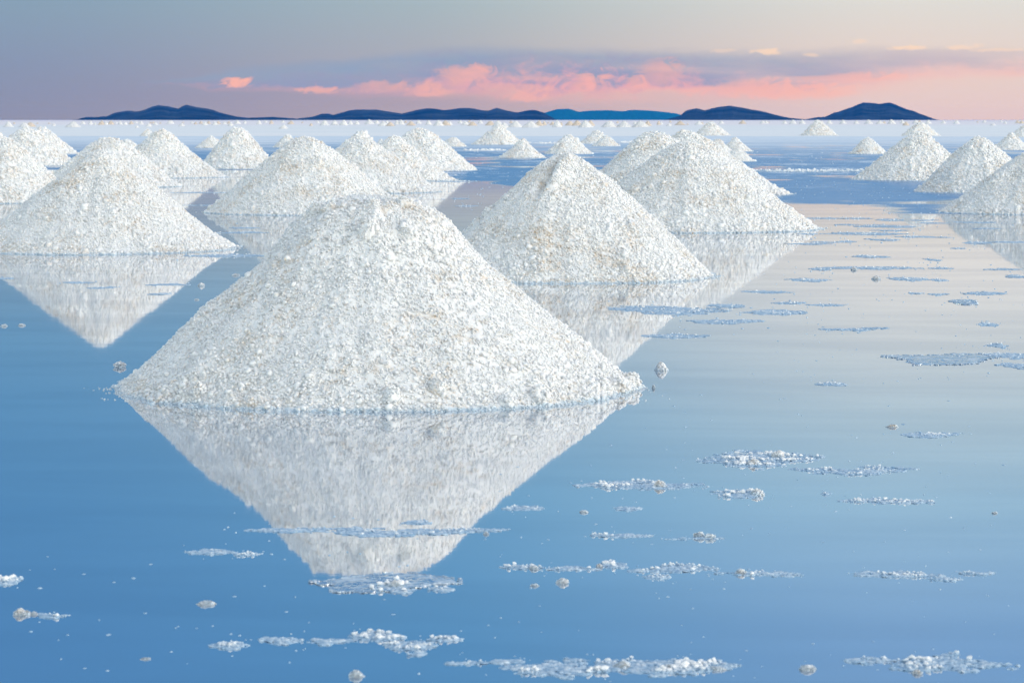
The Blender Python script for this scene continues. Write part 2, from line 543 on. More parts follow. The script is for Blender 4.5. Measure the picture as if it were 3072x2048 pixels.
def flat_material():
    m, N, out = new_mat('dry_salt_flat')
    geo = N.new('ShaderNodeNewGeometry')
    sp = N.new('ShaderNodeSeparateXYZ')
    N.l.new(geo.outputs['Position'], sp.inputs[0])
    n = N.noise(geo.outputs['Position'], 0.02, 5.0, 0.6)
    n2 = N.noise(N.xyz(N.m('MULTIPLY', sp.outputs[0], 0.25), sp.outputs[1], 0.0), 0.006, 4.0, 0.6)
    c = N.mix(N.step(n, 0.35, 0.7), (0.85, 0.86, 0.85), (0.90, 0.89, 0.87))
    c = N.mix(N.m('MULTIPLY', N.step(n2, 0.5, 0.68), 0.25), c, (0.80, 0.74, 0.73))
    # far pans shift to a faint rose tone with distance
    c = N.mix(N.step(sp.outputs[1], 620.0, 1300.0), c, (0.90, 0.83, 0.83))
    d = N.new('ShaderNodeBsdfDiffuse')
    N.l.new(c, d.inputs['Color'])
    N.l.new(d.outputs[0], out.inputs[0])
    return m


def hill_material(name, c0, c1):
    m, N, out = new_mat(name)
    p = N.new('ShaderNodeBsdfPrincipled')
    geo = N.new('ShaderNodeNewGeometry')
    n = N.noise(geo.outputs['Position'], 0.0022, 7.0, 0.7)
    N.l.new(N.mix(N.step(n, 0.35, 0.68), c0, c1), p.inputs['Base Color'])
    p.inputs['Roughness'].default_value = 0.95
    p.inputs['Specular IOR Level'].default_value = 0.0
    N.l.new(p.outputs[0], out.inputs[0])
    return m


# ------------------------------------------------------------------ setting: salt flat, water, hills
def sheet(name, x0, x1, y0, y1, z, mat, kind, label):
    V = [(x0, y0, z), (x1, y0, z), (x1, y1, z), (x0, y1, z)]
    return link(name, mesh_from(name, V, [(0, 1, 2, 3)], mat, False), label=label, kind=kind)


sheet('salt_flat', -40000, 40000, -60, 49000, -0.006, flat_material(), 'structure', 'white dry salt flat reaching to the horizon')


def water_sheet():
    n = 240
    xs = np.linspace(-160, 160, n)
    far = 292 + 22 * (fbm(xs * 0.02, xs * 0 + 3.0, 5, 4) - 0.5) + 6 * (fbm(xs * 0.2, xs * 0 + 7.0, 6, 3) - 0.5)
    V = [(x, -50, 0) for x in xs] + [(x, f, 0) for x, f in zip(xs, far)]
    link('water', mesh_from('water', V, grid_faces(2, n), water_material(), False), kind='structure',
         label='still blue brine mirroring the salt piles and the sky')


water_sheet()


def hill(pts, dist, depth, mat, label, seed):
    px = np.array([p[0] for p in pts], float)
    py = np.array([p[1] for p in pts], float)
    xs = np.arange(px[0], px[-1] + 0.1, 2.0)
    top = np.interp(xs, px, py)
    k = np.array([1, 2, 3, 2, 1]) / 9.0
    pad = np.pad(top, 2, mode='edge')
    top = np.convolve(pad, k, mode='valid')
    hgt = np.maximum(0, (Y0 - top)) / F * dist + HC
    hgt += 3.0 * (fbm(xs * 0.09, xs * 0, seed, 3) - 0.5) * np.clip(hgt / 40, 0, 1)
    ts = np.concatenate([-(np.linspace(1, 0, 22) ** 1.2), np.linspace(0.06, 1, 8)])
    nr, nc = len(ts), len(xs)
    V = np.zeros((nr, nc, 3))
    for i, t in enumerate(ts):
        wx = xs + 26 * (fbm(xs * 0.02, xs * 0 + t * 2.0, seed + 4, 2) - 0.5) * abs(t)
        g = (1 - abs(t)) ** 1.15
        spur = 1 - 0.55 * abs(t) ** 0.5 * fbm(wx * 0.045, xs * 0 + t * 0.8, seed + 9, 4) * (1 if abs(t) > 0.02 else 0)
        V[i, :, 0] = (xs - X0) / F * (dist + t * depth)
        V[i, :, 1] = dist + t * depth
        V[i, :, 2] = hgt * g * spur - 3.0 * abs(t)
    link('hill', mesh_from('hill', V.reshape(-1, 3), grid_faces(nr, nc), mat), label=label, kind='structure')


H_DARK = hill_material('dark_hill_shaded_scrub', (0.003, 0.006, 0.010), (0.075, 0.085, 0.085))  # contrast between the two noise tones imitates ridge shading on the slopes
H_PALE = hill_material('distant_hill_haze_tint', (0.010, 0.16, 0.15), (0.022, 0.18, 0.17))  # blue-green distance haze partly painted into the base colour
hill([(215, 366), (240, 356), (260, 351), (285, 352), (305, 350), (322, 349), (340, 340), (362, 335), (385, 332), (405, 335), (420, 334), (440, 327), (458, 320),
      (475, 315), (490, 318), (505, 319), (520, 323), (535, 326), (548, 318), (560, 314.5), (575, 318), (590, 322), (615, 325), (640, 330), (660, 338), (680, 343),
      (710, 350), (745, 354), (790, 352), (820, 351), (860, 354), (885, 356), (930, 361)], 24000, 3000, H_DARK,
     'dark blue hill with two jagged peaks at the left end of the horizon', 3)
hill([(860, 362), (900, 355), (940, 350), (965, 342), (985, 341), (1000, 345), (1025, 338), (1050, 331), (1075, 329), (1130, 329), (1165, 335), (1205, 341), (1228, 336),
      (1250, 330), (1285, 325), (1310, 327), (1330, 331), (1350, 329), (1375, 325), (1405, 324), (1425, 327), (1445, 331), (1465, 333), (1480, 327), (1490, 324), (1505, 328),
      (1520, 332), (1550, 338), (1575, 333), (1590, 331), (1605, 330), (1630, 338), (1650, 349), (1672, 361)], 25000, 3000, H_DARK,
     'long low dark blue range of rounded tops left of the pale hill', 14)
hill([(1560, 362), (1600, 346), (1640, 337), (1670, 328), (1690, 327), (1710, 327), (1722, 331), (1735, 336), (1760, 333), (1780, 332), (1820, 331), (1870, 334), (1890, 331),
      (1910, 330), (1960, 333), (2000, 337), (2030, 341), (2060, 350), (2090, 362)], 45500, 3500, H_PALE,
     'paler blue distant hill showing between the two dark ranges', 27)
hill([(1985, 362), (2010, 356), (2040, 347), (2060, 331), (2075, 328), (2090, 325), (2105, 329), (2115, 331), (2130, 327), (2150, 322), (2170, 320), (2190, 317), (2210, 321),
      (2230, 324), (2255, 329), (2280, 333), (2300, 337), (2320, 343), (2345, 349), (2370, 354), (2400, 357), (2440, 361)], 24000, 3000, H_DARK,
     'dark blue hill with a long right shoulder, right of the pale hill', 41)
hill([(2400, 362), (2425, 357), (2450, 352), (2475, 351), (2500, 339), (2520, 334), (2545, 325), (2560, 320), (2575, 313), (2590, 307.5), (2610, 308.5), (2640, 312), (2655, 309.5),
      (2668, 307.5), (2685, 313), (2700, 320), (2720, 328), (2740, 333), (2755, 340), (2775, 347), (2800, 356), (2820, 362)], 25000, 3000, H_DARK,
     'dark blue flat-topped hill at the right end of the horizon', 58)

# ------------------------------------------------------------------ salt piles
def place(xc, rpx, yb):
    """ground distance and radius of a pile from its front waterline row and half width"""
    d = F * HC / (yb - Y0) / (1 - rpx / F)
    return d, rpx * d / F


def profile(s, spec):
    if isinstance(spec, list):
        xs = np.array([p[0] for p in spec])
        ys = np.array([p[1] for p in spec])
        z = np.interp(s, xs, ys)
        z2 = (np.interp(np.clip(s - 0.03, 0, 1.5), xs, ys) + np.interp(np.clip(s + 0.03, 0, 1.5), xs, ys) + 2 * z) / 4
        return z2
    t, p = spec
    z = (math.sqrt(1 + t * t) - np.sqrt(s * s + t * t)) / (math.sqrt(1 + t * t) - t)
    return np.sign(z) * np.abs(z) ** p


def pile_mesh(name, R, h, spec, seed, cell, mat, lean=0.0, gully=None, knobs=(), lumps=1.0, grains=True):
    rng = np.random.RandomState(seed)
    # angles: dense on the side towards the camera (-Y)
    nf = int(min(1500, max(40, math.pi * R / cell)))
    nb = max(16, nf // 3)
    th = np.concatenate([np.linspace(math.pi, 2 * math.pi, nf, endpoint=False), np.linspace(0, math.pi, nb, endpoint=False)])
    nr = int(min(320, max(14, 1.22 * R / cell)))
    s = np.concatenate([np.linspace(0.004, 1.0, nr), np.linspace(1.0, 1.06, 5)[1:]])
    S, T = np.meshgrid(s, th, indexing='ij')
    ct, st = np.cos(T), np.sin(T)
    edge = 1 + 0.055 * (fbm(ct * 1.7 + 5, st * 1.7 + seed, seed, 3) - 0.5) * 2 + 0.02 * (fbm(ct * 9, st * 9 + seed, seed + 1, 2) - 0.5) * 2
    edge = 1 + (edge - 1) * np.clip(S * 1.4, 0, 1)
    r = S * R * edge
    z = h * profile(S, spec)
    z = np.where(S > 1.0, -(S - 1) * R * 0.28, z)
    x, y = r * ct, r * st
    # broad hollows and spill ridges
    x0, y0 = x / R + seed * 3.1, y / R + seed * 1.7
    z = z + h * 0.105 * (fbm(x0 * 2.3, y0 * 2.3, seed + 2, 3) - 0.5) * np.clip(1.15 - S, 0, 1) * np.clip(S * 5, 0.35, 1)
    rid = fbm(ct * 3.3 + seed, st * 3.3 + S * 0.8, seed + 3, 3) - 0.5
    z = z + h * 0.075 * rid * np.clip(S * 3, 0, 1) * np.clip((1 - S) * 4, 0, 1)
    if gully:                                          # (angle, width, from, to, depth)
        a, w, s0, s1, dp = gully
        da = (T - a + math.pi) % (2 * math.pi) - math.pi
        dist = da * np.clip(r, R * 0.12, None)
        prof_g = np.exp(-(dist / (w * R)) ** 2)
        z = z - dp * h * prof_g * np.clip((S - s0) * 14, 0, 1) * np.clip((s1 - S) * 5, 0, 1)
        z = z + dp * 0.6 * h * np.exp(-((dist - 2.0 * w * R) / (w * R * 1.2)) ** 2) * np.clip((S - s0) * 10, 0, 1) * np.clip((s1 - S) * 5, 0, 1)
    x = x + lean * R * np.clip(z / h, 0, 1)
    # outward direction of the slope
    nx, ny, nz = ct * 0.58, st * 0.58, np.full_like(ct, 0.81)
    top = np.clip(S * 4, 0, 1)
    nx, ny = nx * top, ny * top
    big, mid, small = max(0.12, 4.0 * cell), max(0.044, 2.8 * cell), max(0.024, 2.0 * cell)
    foot = 1 + 0.5 * np.clip((S - 0.8) * 5, 0, 1)
    clus = np.clip((fbm(x / 0.35 + seed, y / 0.35, seed + 8, 3) - 0.30) * 2.2, 0.25, 1.3)
    b1 = bumps(x / big, y / big + seed, seed + 31)
    b2 = bumps(x / mid + seed, y / mid, seed + 47)
    b3 = bumps(x / small, y / small, seed + 59)
    disp = lumps * (big * 0.24 * b1 ** 2 * np.clip(clus - 0.35, 0, 1) + mid * 0.20 * b2 * clus + small * 0.12 * b3) - 0.008
    disp = disp + 0.35 * small * (vnoise(x / small * 2.3, y / small * 2.3, seed + 71) - 0.5)
    for (kx, ky, kr) in knobs:                          # lumps that stand out: position in units of R, radius in metres
        d2 = ((x - kx * R) ** 2 + (y - ky * R) ** 2) / kr ** 2
        disp = disp + 0.9 * kr * np.sqrt(np.maximum(0, 1 - d2)) * (0.85 + 0.3 * b3)
    fade = np.where(S > 1.0, 0.45, 1.0)
    x, y, z = x + nx * disp * fade, y + ny * disp * fade, z + nz * disp * fade
    V = np.stack([x, y, z], -1).reshape(-1, 3)
    T3 = tri(grid_faces(len(s), len(th), True))
    k = len(th)
    V = np.vstack([V, V[:k].mean(0)])
    T3 = np.vstack([T3, [(len(V) - 1, j, (j + 1) % k) for j in range(k)]])
    parts = [(V, T3)]
    nb3 = len(T3)
    if grains:
        A, B, C = V[T3[:, 0]], V[T3[:, 1]], V[T3[:, 2]]
        nrm = np.cross(B - A, C - A)
        ar = np.linalg.norm(nrm, axis=1)
        nrm = nrm / np.maximum(ar, 1e-12)[:, None]
        mc = (A + B + C) / 3
        wgt = ar * np.where(mc[:, 1] > 0.25 * R, 0.3, 1.0) * np.where(mc[:, 2] < -0.01, 0.2, 1.0)
        coarse = np.clip((fbm(mc[:, 0] / 0.45 + seed, mc[:, 1] / 0.3 + mc[:, 2] / 0.3, seed + 90, 3) - 0.32) * 2.6, 0, 1)
        coarse = np.clip(coarse + 0.6 * np.clip(1 - mc[:, 2] / (0.16 * h), 0, 1) + 0.35 * np.clip(mc[:, 2] / h * 4 - 3, 0, 1), 0, 1.3)
        rmin = max(0.0070, min(0.78 * cell, 0.03 * R))

        def spread(n, wg):
            f = rng.choice(len(T3), n, p=wg / wg.sum())
            u1, u2 = rng.rand(n, 1), rng.rand(n, 1)
            fl = u1 + u2 > 1
            u1, u2 = np.where(fl, 1 - u1, u1), np.where(fl, 1 - u2, u2)
            return f, A[f] + u1 * (B[f] - A[f]) + u2 * (C[f] - A[f]), nrm[f]
        area = 0.5 * ar.sum() * 0.65
        n = int(min(24000, 1.15 * area / (PI * (rmin * 1.35) ** 2)))
        f, p, nn = spread(n, wgt)
        r = rmin * (0.75 + 0.55 * rng.rand(n) + (0.9 * rng.rand(n) ** 3) * coarse[f])
        parts.append(crumbs(p - nn * (r * 0.22)[:, None], r, rng, 0.28))
        n = int(min(1700, 0.12 * area / (PI * (rmin * 2.3) ** 2)))
        f, p, nn = spread(n, wgt * (0.05 + coarse ** 3))
        r = rmin * (1.5 + 2.0 * rng.rand(n) ** 3)
        parts.append(crumbs(p + nn * (r * 0.02)[:, None], r, rng, 0.2, 1.0, True))
        # crumbs rolled off the foot
        n = int(min(700, 2.2 * R / rmin))
        a_ = rng.uniform(PI, 2 * PI, n)
        e_ = R * (1.0 + rng.exponential(0.03, n) * np.clip(fbm(np.cos(a_) * 9 + seed, np.sin(a_) * 9, seed + 78, 3) * 4 - 1.2, 0.15, 1.6) + 0.05 * (fbm(np.cos(a_) * 6 + seed, np.sin(a_) * 6, seed + 77, 3) - 0.5))
        r = rmin * rng.uniform(0.6, 1.35, n)
        parts.append(crumbs(np.stack([e_ * np.cos(a_), e_ * np.sin(a_), r * rng.uniform(-0.5, 0.3, n)], -1), r, rng, 0.35, 0.7))
    V, T3 = join(parts)
    return mesh_from(name, V, T3, mat, True)


CONE = (0.13, 1.0)
SHARP = (0.06, 1.13)
ROUND = (0.24, 1.03)
P_FRONT = [(0, 1.0), (0.15, 0.985), (0.24, 0.94), (0.31, 0.865), (0.38, 0.745), (0.45, 0.64), (0.55, 0.525), (0.65, 0.405), (0.77, 0.265), (0.9, 0.105), (1.0, 0.0), (1.1, -0.06)]
G = 'salt piles standing in the brine'
# label, centre x, half width px, apex row, front waterline row, profile, lean, seed, extra
PILES = [
    ('big lumpy salt pile nearest the camera with a broad flattened top', 1138, 770, 592, 1236, P_FRONT, -0.03, 7,
     dict(knobs=[(-0.235, -0.06, 0.05), (-0.19, -0.10, 0.045), (0.10, -0.12, 0.05), (0.25, -0.87, 0.05), (-0.03, -0.30, 0.06), (0.12, -0.28, 0.05), (0.5, -0.86, 0.055), (0.62, -0.77, 0.06),
                 (-0.62, -0.72, 0.045), (0.09, -0.93, 0.05), (0.92, -0.30, 0.06), (0.98, -0.1, 0.05), (0.86, -0.42, 0.05)])),
    ('tall white salt pile behind the biggest one with a groove running down from its top', 1697, 447, 460, 851, CONE, 0.0, 12,
     dict(gully=(PI * 1.5 - 0.5, 0.04, 0.03, 0.5, 0.10), knobs=[(-0.52, -0.08, 0.06), (-0.60, -0.05, 0.045)])),
    ('large salt pile at right centre whose long right foot runs out into the pale water', 2070, 390, 427, 699, (0.17, 1.06), -0.02, 19, {}),
    ('rounded salt pile tucked behind the left shoulder of the large right centre pile', 1972, 268, 396, 622, ROUND, -0.03, 23, {}),
    ('salt pile peeking over the large right centre pile, directly behind its peak', 2068, 300, 393, 590, SHARP, -0.02, 29, {}),
    ('large pointed salt pile at the left, cut by the left edge of the photo', 290, 415, 452, 764, (0.07, 1.14), 0.03, 37, {}),
    ('salt pile half cut off by the left edge behind the large pointed pile', 8, 232, 416, 611, (0.16, 1.08), 0.0, 41, {}),
    ('small salt pile at the very left edge showing over the cut off pile', -8, 95, 396, 482, SHARP, 0.0, 43, {}),
    ('broad salt pile near the left edge with blue horizon behind its top', 80, 152, 385, 499, (0.2, 1.05), 0.0, 47, {}),
    ('salt pile just behind the right shoulder of the broad left pile', 128, 100, 385, 463, CONE, 0.0, 53, {}),
    ('salt pile directly behind the peak of the large pointed left pile', 330, 205, 416, 564, ROUND, -0.02, 59, {}),
    ('small salt heap showing at the right shoulder of the pile behind the pointed one', 384, 52, 420, 466, CONE, 0.0, 61, {}),
    ('sharp topped salt pile third in the left row before the twin peaked hill', 490, 192, 392, 535, SHARP, -0.02, 67, {}),
    ('little lone tan white pile behind the slope of the sharp topped left pile', 443, 22, 387, 409, CONE, 0.0, 71, {}),
    ('evenly domed salt pile standing between the sharp topped pile and the wide pile', 712, 118, 385, 508, (0.22, 1.0), 0.0, 73, {}),
    ('small salt heap at the left foot of the evenly domed pile', 634, 46, 410, 445, CONE, 0.0, 79, {}),
    ('wide salt pile left of the biggest pile, half hidden behind its top', 925, 300, 413, 646, (0.17, 1.06), -0.02, 83, {}),
    ('small pointed salt heap behind the left slope of the wide pile', 862, 40, 404, 443, CONE, 0.0, 89, {}),
    ('salt pile behind the right slope of the wide pile, nearest of a row of three', 1082, 228, 413, 581, CONE, -0.02, 97, {}),
    ('salt pile whose tip pokes above the nearest of the row of three', 1084, 150, 392, 533, SHARP, -0.02, 101, {}),
    ('narrow peaked salt pile in the middle of the row of three', 1188, 166, 409, 544, (0.09, 1.05), -0.02, 103, {}),
    ('flat topped salt pile at the right end of the row of three', 1266, 160, 389, 514, (0.26, 1.0), -0.05, 107, dict(gully=(PI * 1.5 - 0.1, 0.05, 0.1, 0.6, 0.03))),
    ('small low salt heap at the right end of the row of three piles', 1360, 38, 412, 441, CONE, 0.0, 109, {}),
    ('tiny salt heap between the first two piles of the row of three', 1143, 20, 418, 441, CONE, 0.0, 113, {}),
    ('grey shaded salt cone in the middle distance with a bright right edge, left of centre', 1494, 74, 377, 435, (0.14, 1.06), 0.02, 127, {}),
    ('small salt pile in front of the grey shaded cone on blue water', 1567, 66, 418, 475, SHARP, 0.05, 131, {}),
    ('salt pile showing above the left shoulder of the grooved pile', 1706, 70, 406, 463, (0.16, 1.08), -0.02, 137, {}),
    ('larger rear heap of a close pair of small piles left of the right centre pile', 1792, 52, 394, 432, CONE, 0.0, 139, {}),
    ('smaller front heap of the close pair of small piles', 1818, 40, 409, 439, CONE, -0.05, 149, {}),
    ('small salt heap behind the right slope of the right centre pile, leftmost of three', 2152, 54, 418, 466, CONE, 0.0, 151, {}),
    ('small salt heap behind the right slope of the right centre pile, rearmost of three', 2206, 50, 413, 455, SHARP, 0.0, 157, {}),
    ('small low salt heap nearest of the three behind the right centre pile slope', 2212, 50, 444, 485, CONE, 0.0, 163, {}),
    ('symmetrical salt cone on the flat left of the long shouldered hill', 2135, 52, 366, 407, (0.1, 1.04), -0.02, 167, {}),
    ('lone sharp salt cone on the flat in front of the gap between two dark hills', 2457, 53, 361, 407, (0.07, 1.06), -0.05, 173, {}),
    ('salt cone on the flat in front of the flat topped hill', 2761, 54, 368, 408, (0.16, 1.02), 0.0, 179, {}),
    ('small lone salt pile on blue water left of the three right hand piles', 2604, 56, 415, 463, ROUND, 0.0, 181, {}),
    ('leftmost of the three overlapping salt piles at the right edge', 2755, 188, 401, 543, (0.14, 1.04), -0.01, 191, dict(gully=(PI * 1.5 - 0.2, 0.04, 0.08, 0.5, 0.035))),
    ('middle one of the three overlapping salt piles at the right edge', 2940, 193, 411, 580, (0.15, 1.06), 0.0, 193, {}),
    ('nearest of the three overlapping piles, shaded and cut by the right edge', 3118, 290, 440, 645, (0.16, 1.06), 0.0, 197, {}),
    ('small salt pile behind the middle right pile beside the photo edge', 3034, 60, 400, 451, SHARP, -0.02, 199, {}),
    ('grey salt cone cut by the right edge behind the small pile', 3075, 46, 379, 412, CONE, 0.0, 211, {}),
]
for lab, xc, rpx, ya, yb, spec, lean, seed, ex in PILES:
    d, R = place(xc, rpx, yb)
    ap_x = xc + lean * rpx
    h = HC - (ya - Y0) * d / F
    cell = max(0.007, 3.7 * d / F)
    me = pile_mesh('salt_pile', R, h, spec, seed, cell, SALT, lean=lean, **ex)
    link('salt_pile', me, ((xc - X0) * d / F, d, 0), label=lab, cat='salt pile', group=G)

# far rows: a few shared meshes, scaled
FAR_MESH = {}
for tone, mat in (('w', SALT_FAR), ('t', SALT_TAN)):
    FAR_MESH[tone] = [pile_mesh('salt_pile', 1.0, 0.72, sp, 300 + k, 0.085, mat, lean=ln, grains=False) for k, (sp, ln) in
                      enumerate([(CONE, 0.0), (SHARP, -0.04), (ROUND, 0.03), (CONE, 0.05), ((0.3, 1.0), -0.03)])]
FAR = [(26, 365, 17, 381, 'w'), (42, 367, 5, 372, 't'), (73, 368, 19, 382.5, 'w'), (90, 367, 18, 381, 't'), (103, 369, 5, 372, 'w'), (112, 368, 5, 372, 't'), (147, 369, 4, 372, 't'),
       (161, 370, 8, 378, 'w'), (219, 366, 24, 382, 'w'), (249, 364, 9, 373, 'w'), (272, 363, 8, 374, 'w'), (286, 367, 7, 375, 'w'), (305, 363, 11, 375, 't'), (318, 365, 8, 375, 'w'),
       (333, 363, 11, 374, 't'), (348, 366, 5, 371, 'w'), (361, 363, 9, 374, 'w'), (376, 366, 8, 375, 'w'), (394, 364, 8, 373, 't'), (408, 364, 7, 371, 'w'), (423, 364, 9, 374, 'w'),
       (446, 370, 10, 380, 'w'), (411, 377, 7, 384, 'w'), (452, 366, 5, 371, 't'), (460, 365, 6, 371, 't'), (467, 366, 9, 375, 'w'), (481, 367, 4, 372, 't'), (510, 361, 13, 372, 'w'),
       (545, 370, 11, 379, 'w'), (549, 366, 4, 370, 't'), (576, 365, 8, 371, 'w'), (587, 366, 7, 373, 't'), (603, 364, 8, 372, 't'), (614, 365, 11, 376, 'w'), (626, 363, 7, 372, 't'),
       (645, 366, 11, 376, 'w'), (655, 364, 8, 373, 't'), (673, 365, 8, 373, 'w'), (687, 364, 8, 372, 't'), (692, 368, 10, 378, 'w'), (712, 361, 11, 372, 'w'), (735, 363, 7, 371, 'w'),
       (777, 361, 9, 373, 'w'), (797, 362, 8, 369, 'w'), (814, 361, 7, 372, 't'), (849, 361, 7, 369, 'w'), (873, 363, 11, 373, 't'), (850, 375, 15, 387, 'w'), (907, 365, 4, 369, 't'),
       (933, 370, 6, 378, 't'), (953, 363, 6, 370, 'w'), (974, 361, 15, 376, 'w'), (1004, 361, 13, 375, 'w'), (1031, 361, 14, 376, 'w'), (1051, 362, 9, 374, 'w'), (1071, 363, 10, 374, 'w'),
       (1108, 359, 15, 373, 'w'), (1130, 361, 10, 372, 'w'), (1149, 365, 17, 378, 'w'), (1171, 366, 15, 378.5, 't'), (1161, 362, 7, 370, 'w'), (1191, 361, 10, 374, 'w'), (1204, 360, 11, 374, 'w'),
       (1217, 362, 6, 369, 't'), (1233, 364, 16, 377, 't'), (1256, 361, 9, 372, 'w'), (1286, 361, 12, 375, 'w'), (1316, 361, 17, 378, 'w'), (1337, 363, 16, 377, 't'), (1349, 364, 8, 375, 'w'),
       (1381, 361, 10, 371, 'w'), (1396, 364, 15, 376, 'w'), (1417, 365, 15, 377.5, 't'), (1408, 361, 6, 368, 't'), (1441, 361, 9, 371, 'w'), (1470, 363, 16, 377, 't'), (1494, 362, 18, 381, 'w'),
       (1512, 367, 17, 383, 'w'), (1533, 362, 7, 370, 't'), (1546, 364, 23, 382, 'w'), (1592, 364, 27, 383, 'w'), (1617, 362, 14, 378, 't'), (1633, 364, 8, 376, 't'), (1645, 366, 4, 371, 't'),
       (1658, 365, 9, 376, 't'), (1672, 362, 16, 382, 'w'), (1684, 366, 6, 377, 't'), (1709, 363, 15, 377, 't'), (1731, 362, 17, 377.5, 't'), (1757, 362, 23, 383, 'w'), (1771, 362, 14, 378, 't'),
       (1827, 362, 25, 382, 'w'), (1853, 363, 5, 370, 't'), (1872, 364, 24, 382, 'w'), (1905, 364, 9, 373, 'w'), (1922, 364, 27, 382, 'w'), (1943, 363, 12, 378, 't'), (1976, 363, 7, 375, 't'),
       (1984, 366, 6, 374, 'w'), (2007, 370, 9, 378, 'w'), (2011, 361, 5, 368, 't'), (2041, 363, 18, 376, 't'), (2063, 370, 4, 375, 't'), (2096, 364, 13, 375, 'w'), (2106, 366, 6, 374, 't'),
       (2164, 363, 9, 372, 'w'), (2228, 361, 13, 372, 't'), (2288, 362, 10, 371, 'w'), (2299, 363, 8, 371, 'w'), (2307, 366, 3, 369, 't'), (2354, 362, 9, 372, 'w'), (2379, 360, 12, 372, 'w'),
       (2407, 360, 11, 372, 'w'), (2488, 361, 10, 372, 'w'), (2529, 360, 13, 372, 'w'), (2569, 362, 10, 372, 'w'), (2606, 360, 13, 372, 'w'), (2639, 362, 13, 372, 'w'), (2653, 364, 6, 371, 't'),
       (2675, 359, 13, 372, 'w'), (2707, 359, 9, 371, 'w'), (2718, 366, 11, 377, 't'), (2747, 360, 12, 371, 'w'), (2758, 361, 6, 368, 't'), (2785, 360, 11, 372, 'w'), (2830, 362, 9, 371, 'w'),
       (2869, 361, 11, 372, 'w'), (2932, 364, 4, 368, 't'), (2953, 361, 8, 368, 'w'), (2978, 370, 10, 377, 'w'), (3004, 361, 5, 367, 'w'), (3016, 364, 7, 371, 'w'), (3053, 361, 9, 370, 't'), (3065, 361, 8, 371, 't')]
SECT = [(0, 225, 'left of the twin peaked hill'), (225, 560, 'under the left half of the twin peaked hill'), (560, 745, 'under the right slope of the twin peaked hill'),
        (745, 980, 'under the low ridge after the twin peaked hill'), (980, 1240, 'under the left half of the long dark range'), (1240, 1470, 'under the middle of the long dark range'),
        (1470, 1670, 'under the right end of the long dark range'), (1670, 1850, 'under the left half of the pale hill'), (1850, 2030, 'under the right half of the pale hill'),
        (2030, 2420, 'under the long shouldered hill'), (2420, 2640, 'under the left half of the flat topped hill'), (2640, 2810, 'under the right half of the flat topped hill'),
        (2810, 3080, 'right of the flat topped hill')]
ORD = ['first', 'second', 'third', 'fourth', 'fifth', 'sixth', 'seventh', 'eighth', 'ninth', 'tenth', 'eleventh', 'twelfth', 'thirteenth', 'fourteenth', 'fifteenth', 'sixteenth',
       'seventeenth', 'eighteenth', 'nineteenth', 'twentieth', 'twenty-first', 'twenty-second', 'twenty-third', 'twenty-fourth', 'twenty-fifth', 'twenty-sixth', 'twenty-seventh',
       'twenty-eighth', 'twenty-ninth', 'thirtieth', 'thirty-first', 'thirty-second', 'thirty-third', 'thirty-fourth', 'thirty-fifth', 'thirty-sixth', 'thirty-seventh', 'thirty-eighth',
       'thirty-ninth', 'fortieth']
random.seed(4)
for a, b, phrase in SECT:
    items = sorted(p for p in FAR if a <= p[0] < b)
    for i, (x, ya, hw, yb, tone) in enumerate(items):
        d = F * HC / (yb - Y0)
        R = hw * d / F
        h = max(0.5, HC - (ya - Y0) * d / F)
        me = random.choice(FAR_MESH[tone])
        o = link('salt_pile', me, ((x - X0) * d / F, d, 0), label='tiny %s salt pile, %s from left %s' % ('white' if tone == 'w' else 'tan', ORD[i], phrase),
                 cat='salt pile', group='tiny salt piles in the far rows along the horizon')
        o.scale = (R, R, h / 0.72)
        o.rotation_euler.z = random.uniform(-0.5, 0.5)

# ------------------------------------------------------------------ salt crust floating or lying in the brine
def at(x, y):
    d = F * HC / (y - Y0)
    return (x - X0) * d / F, d


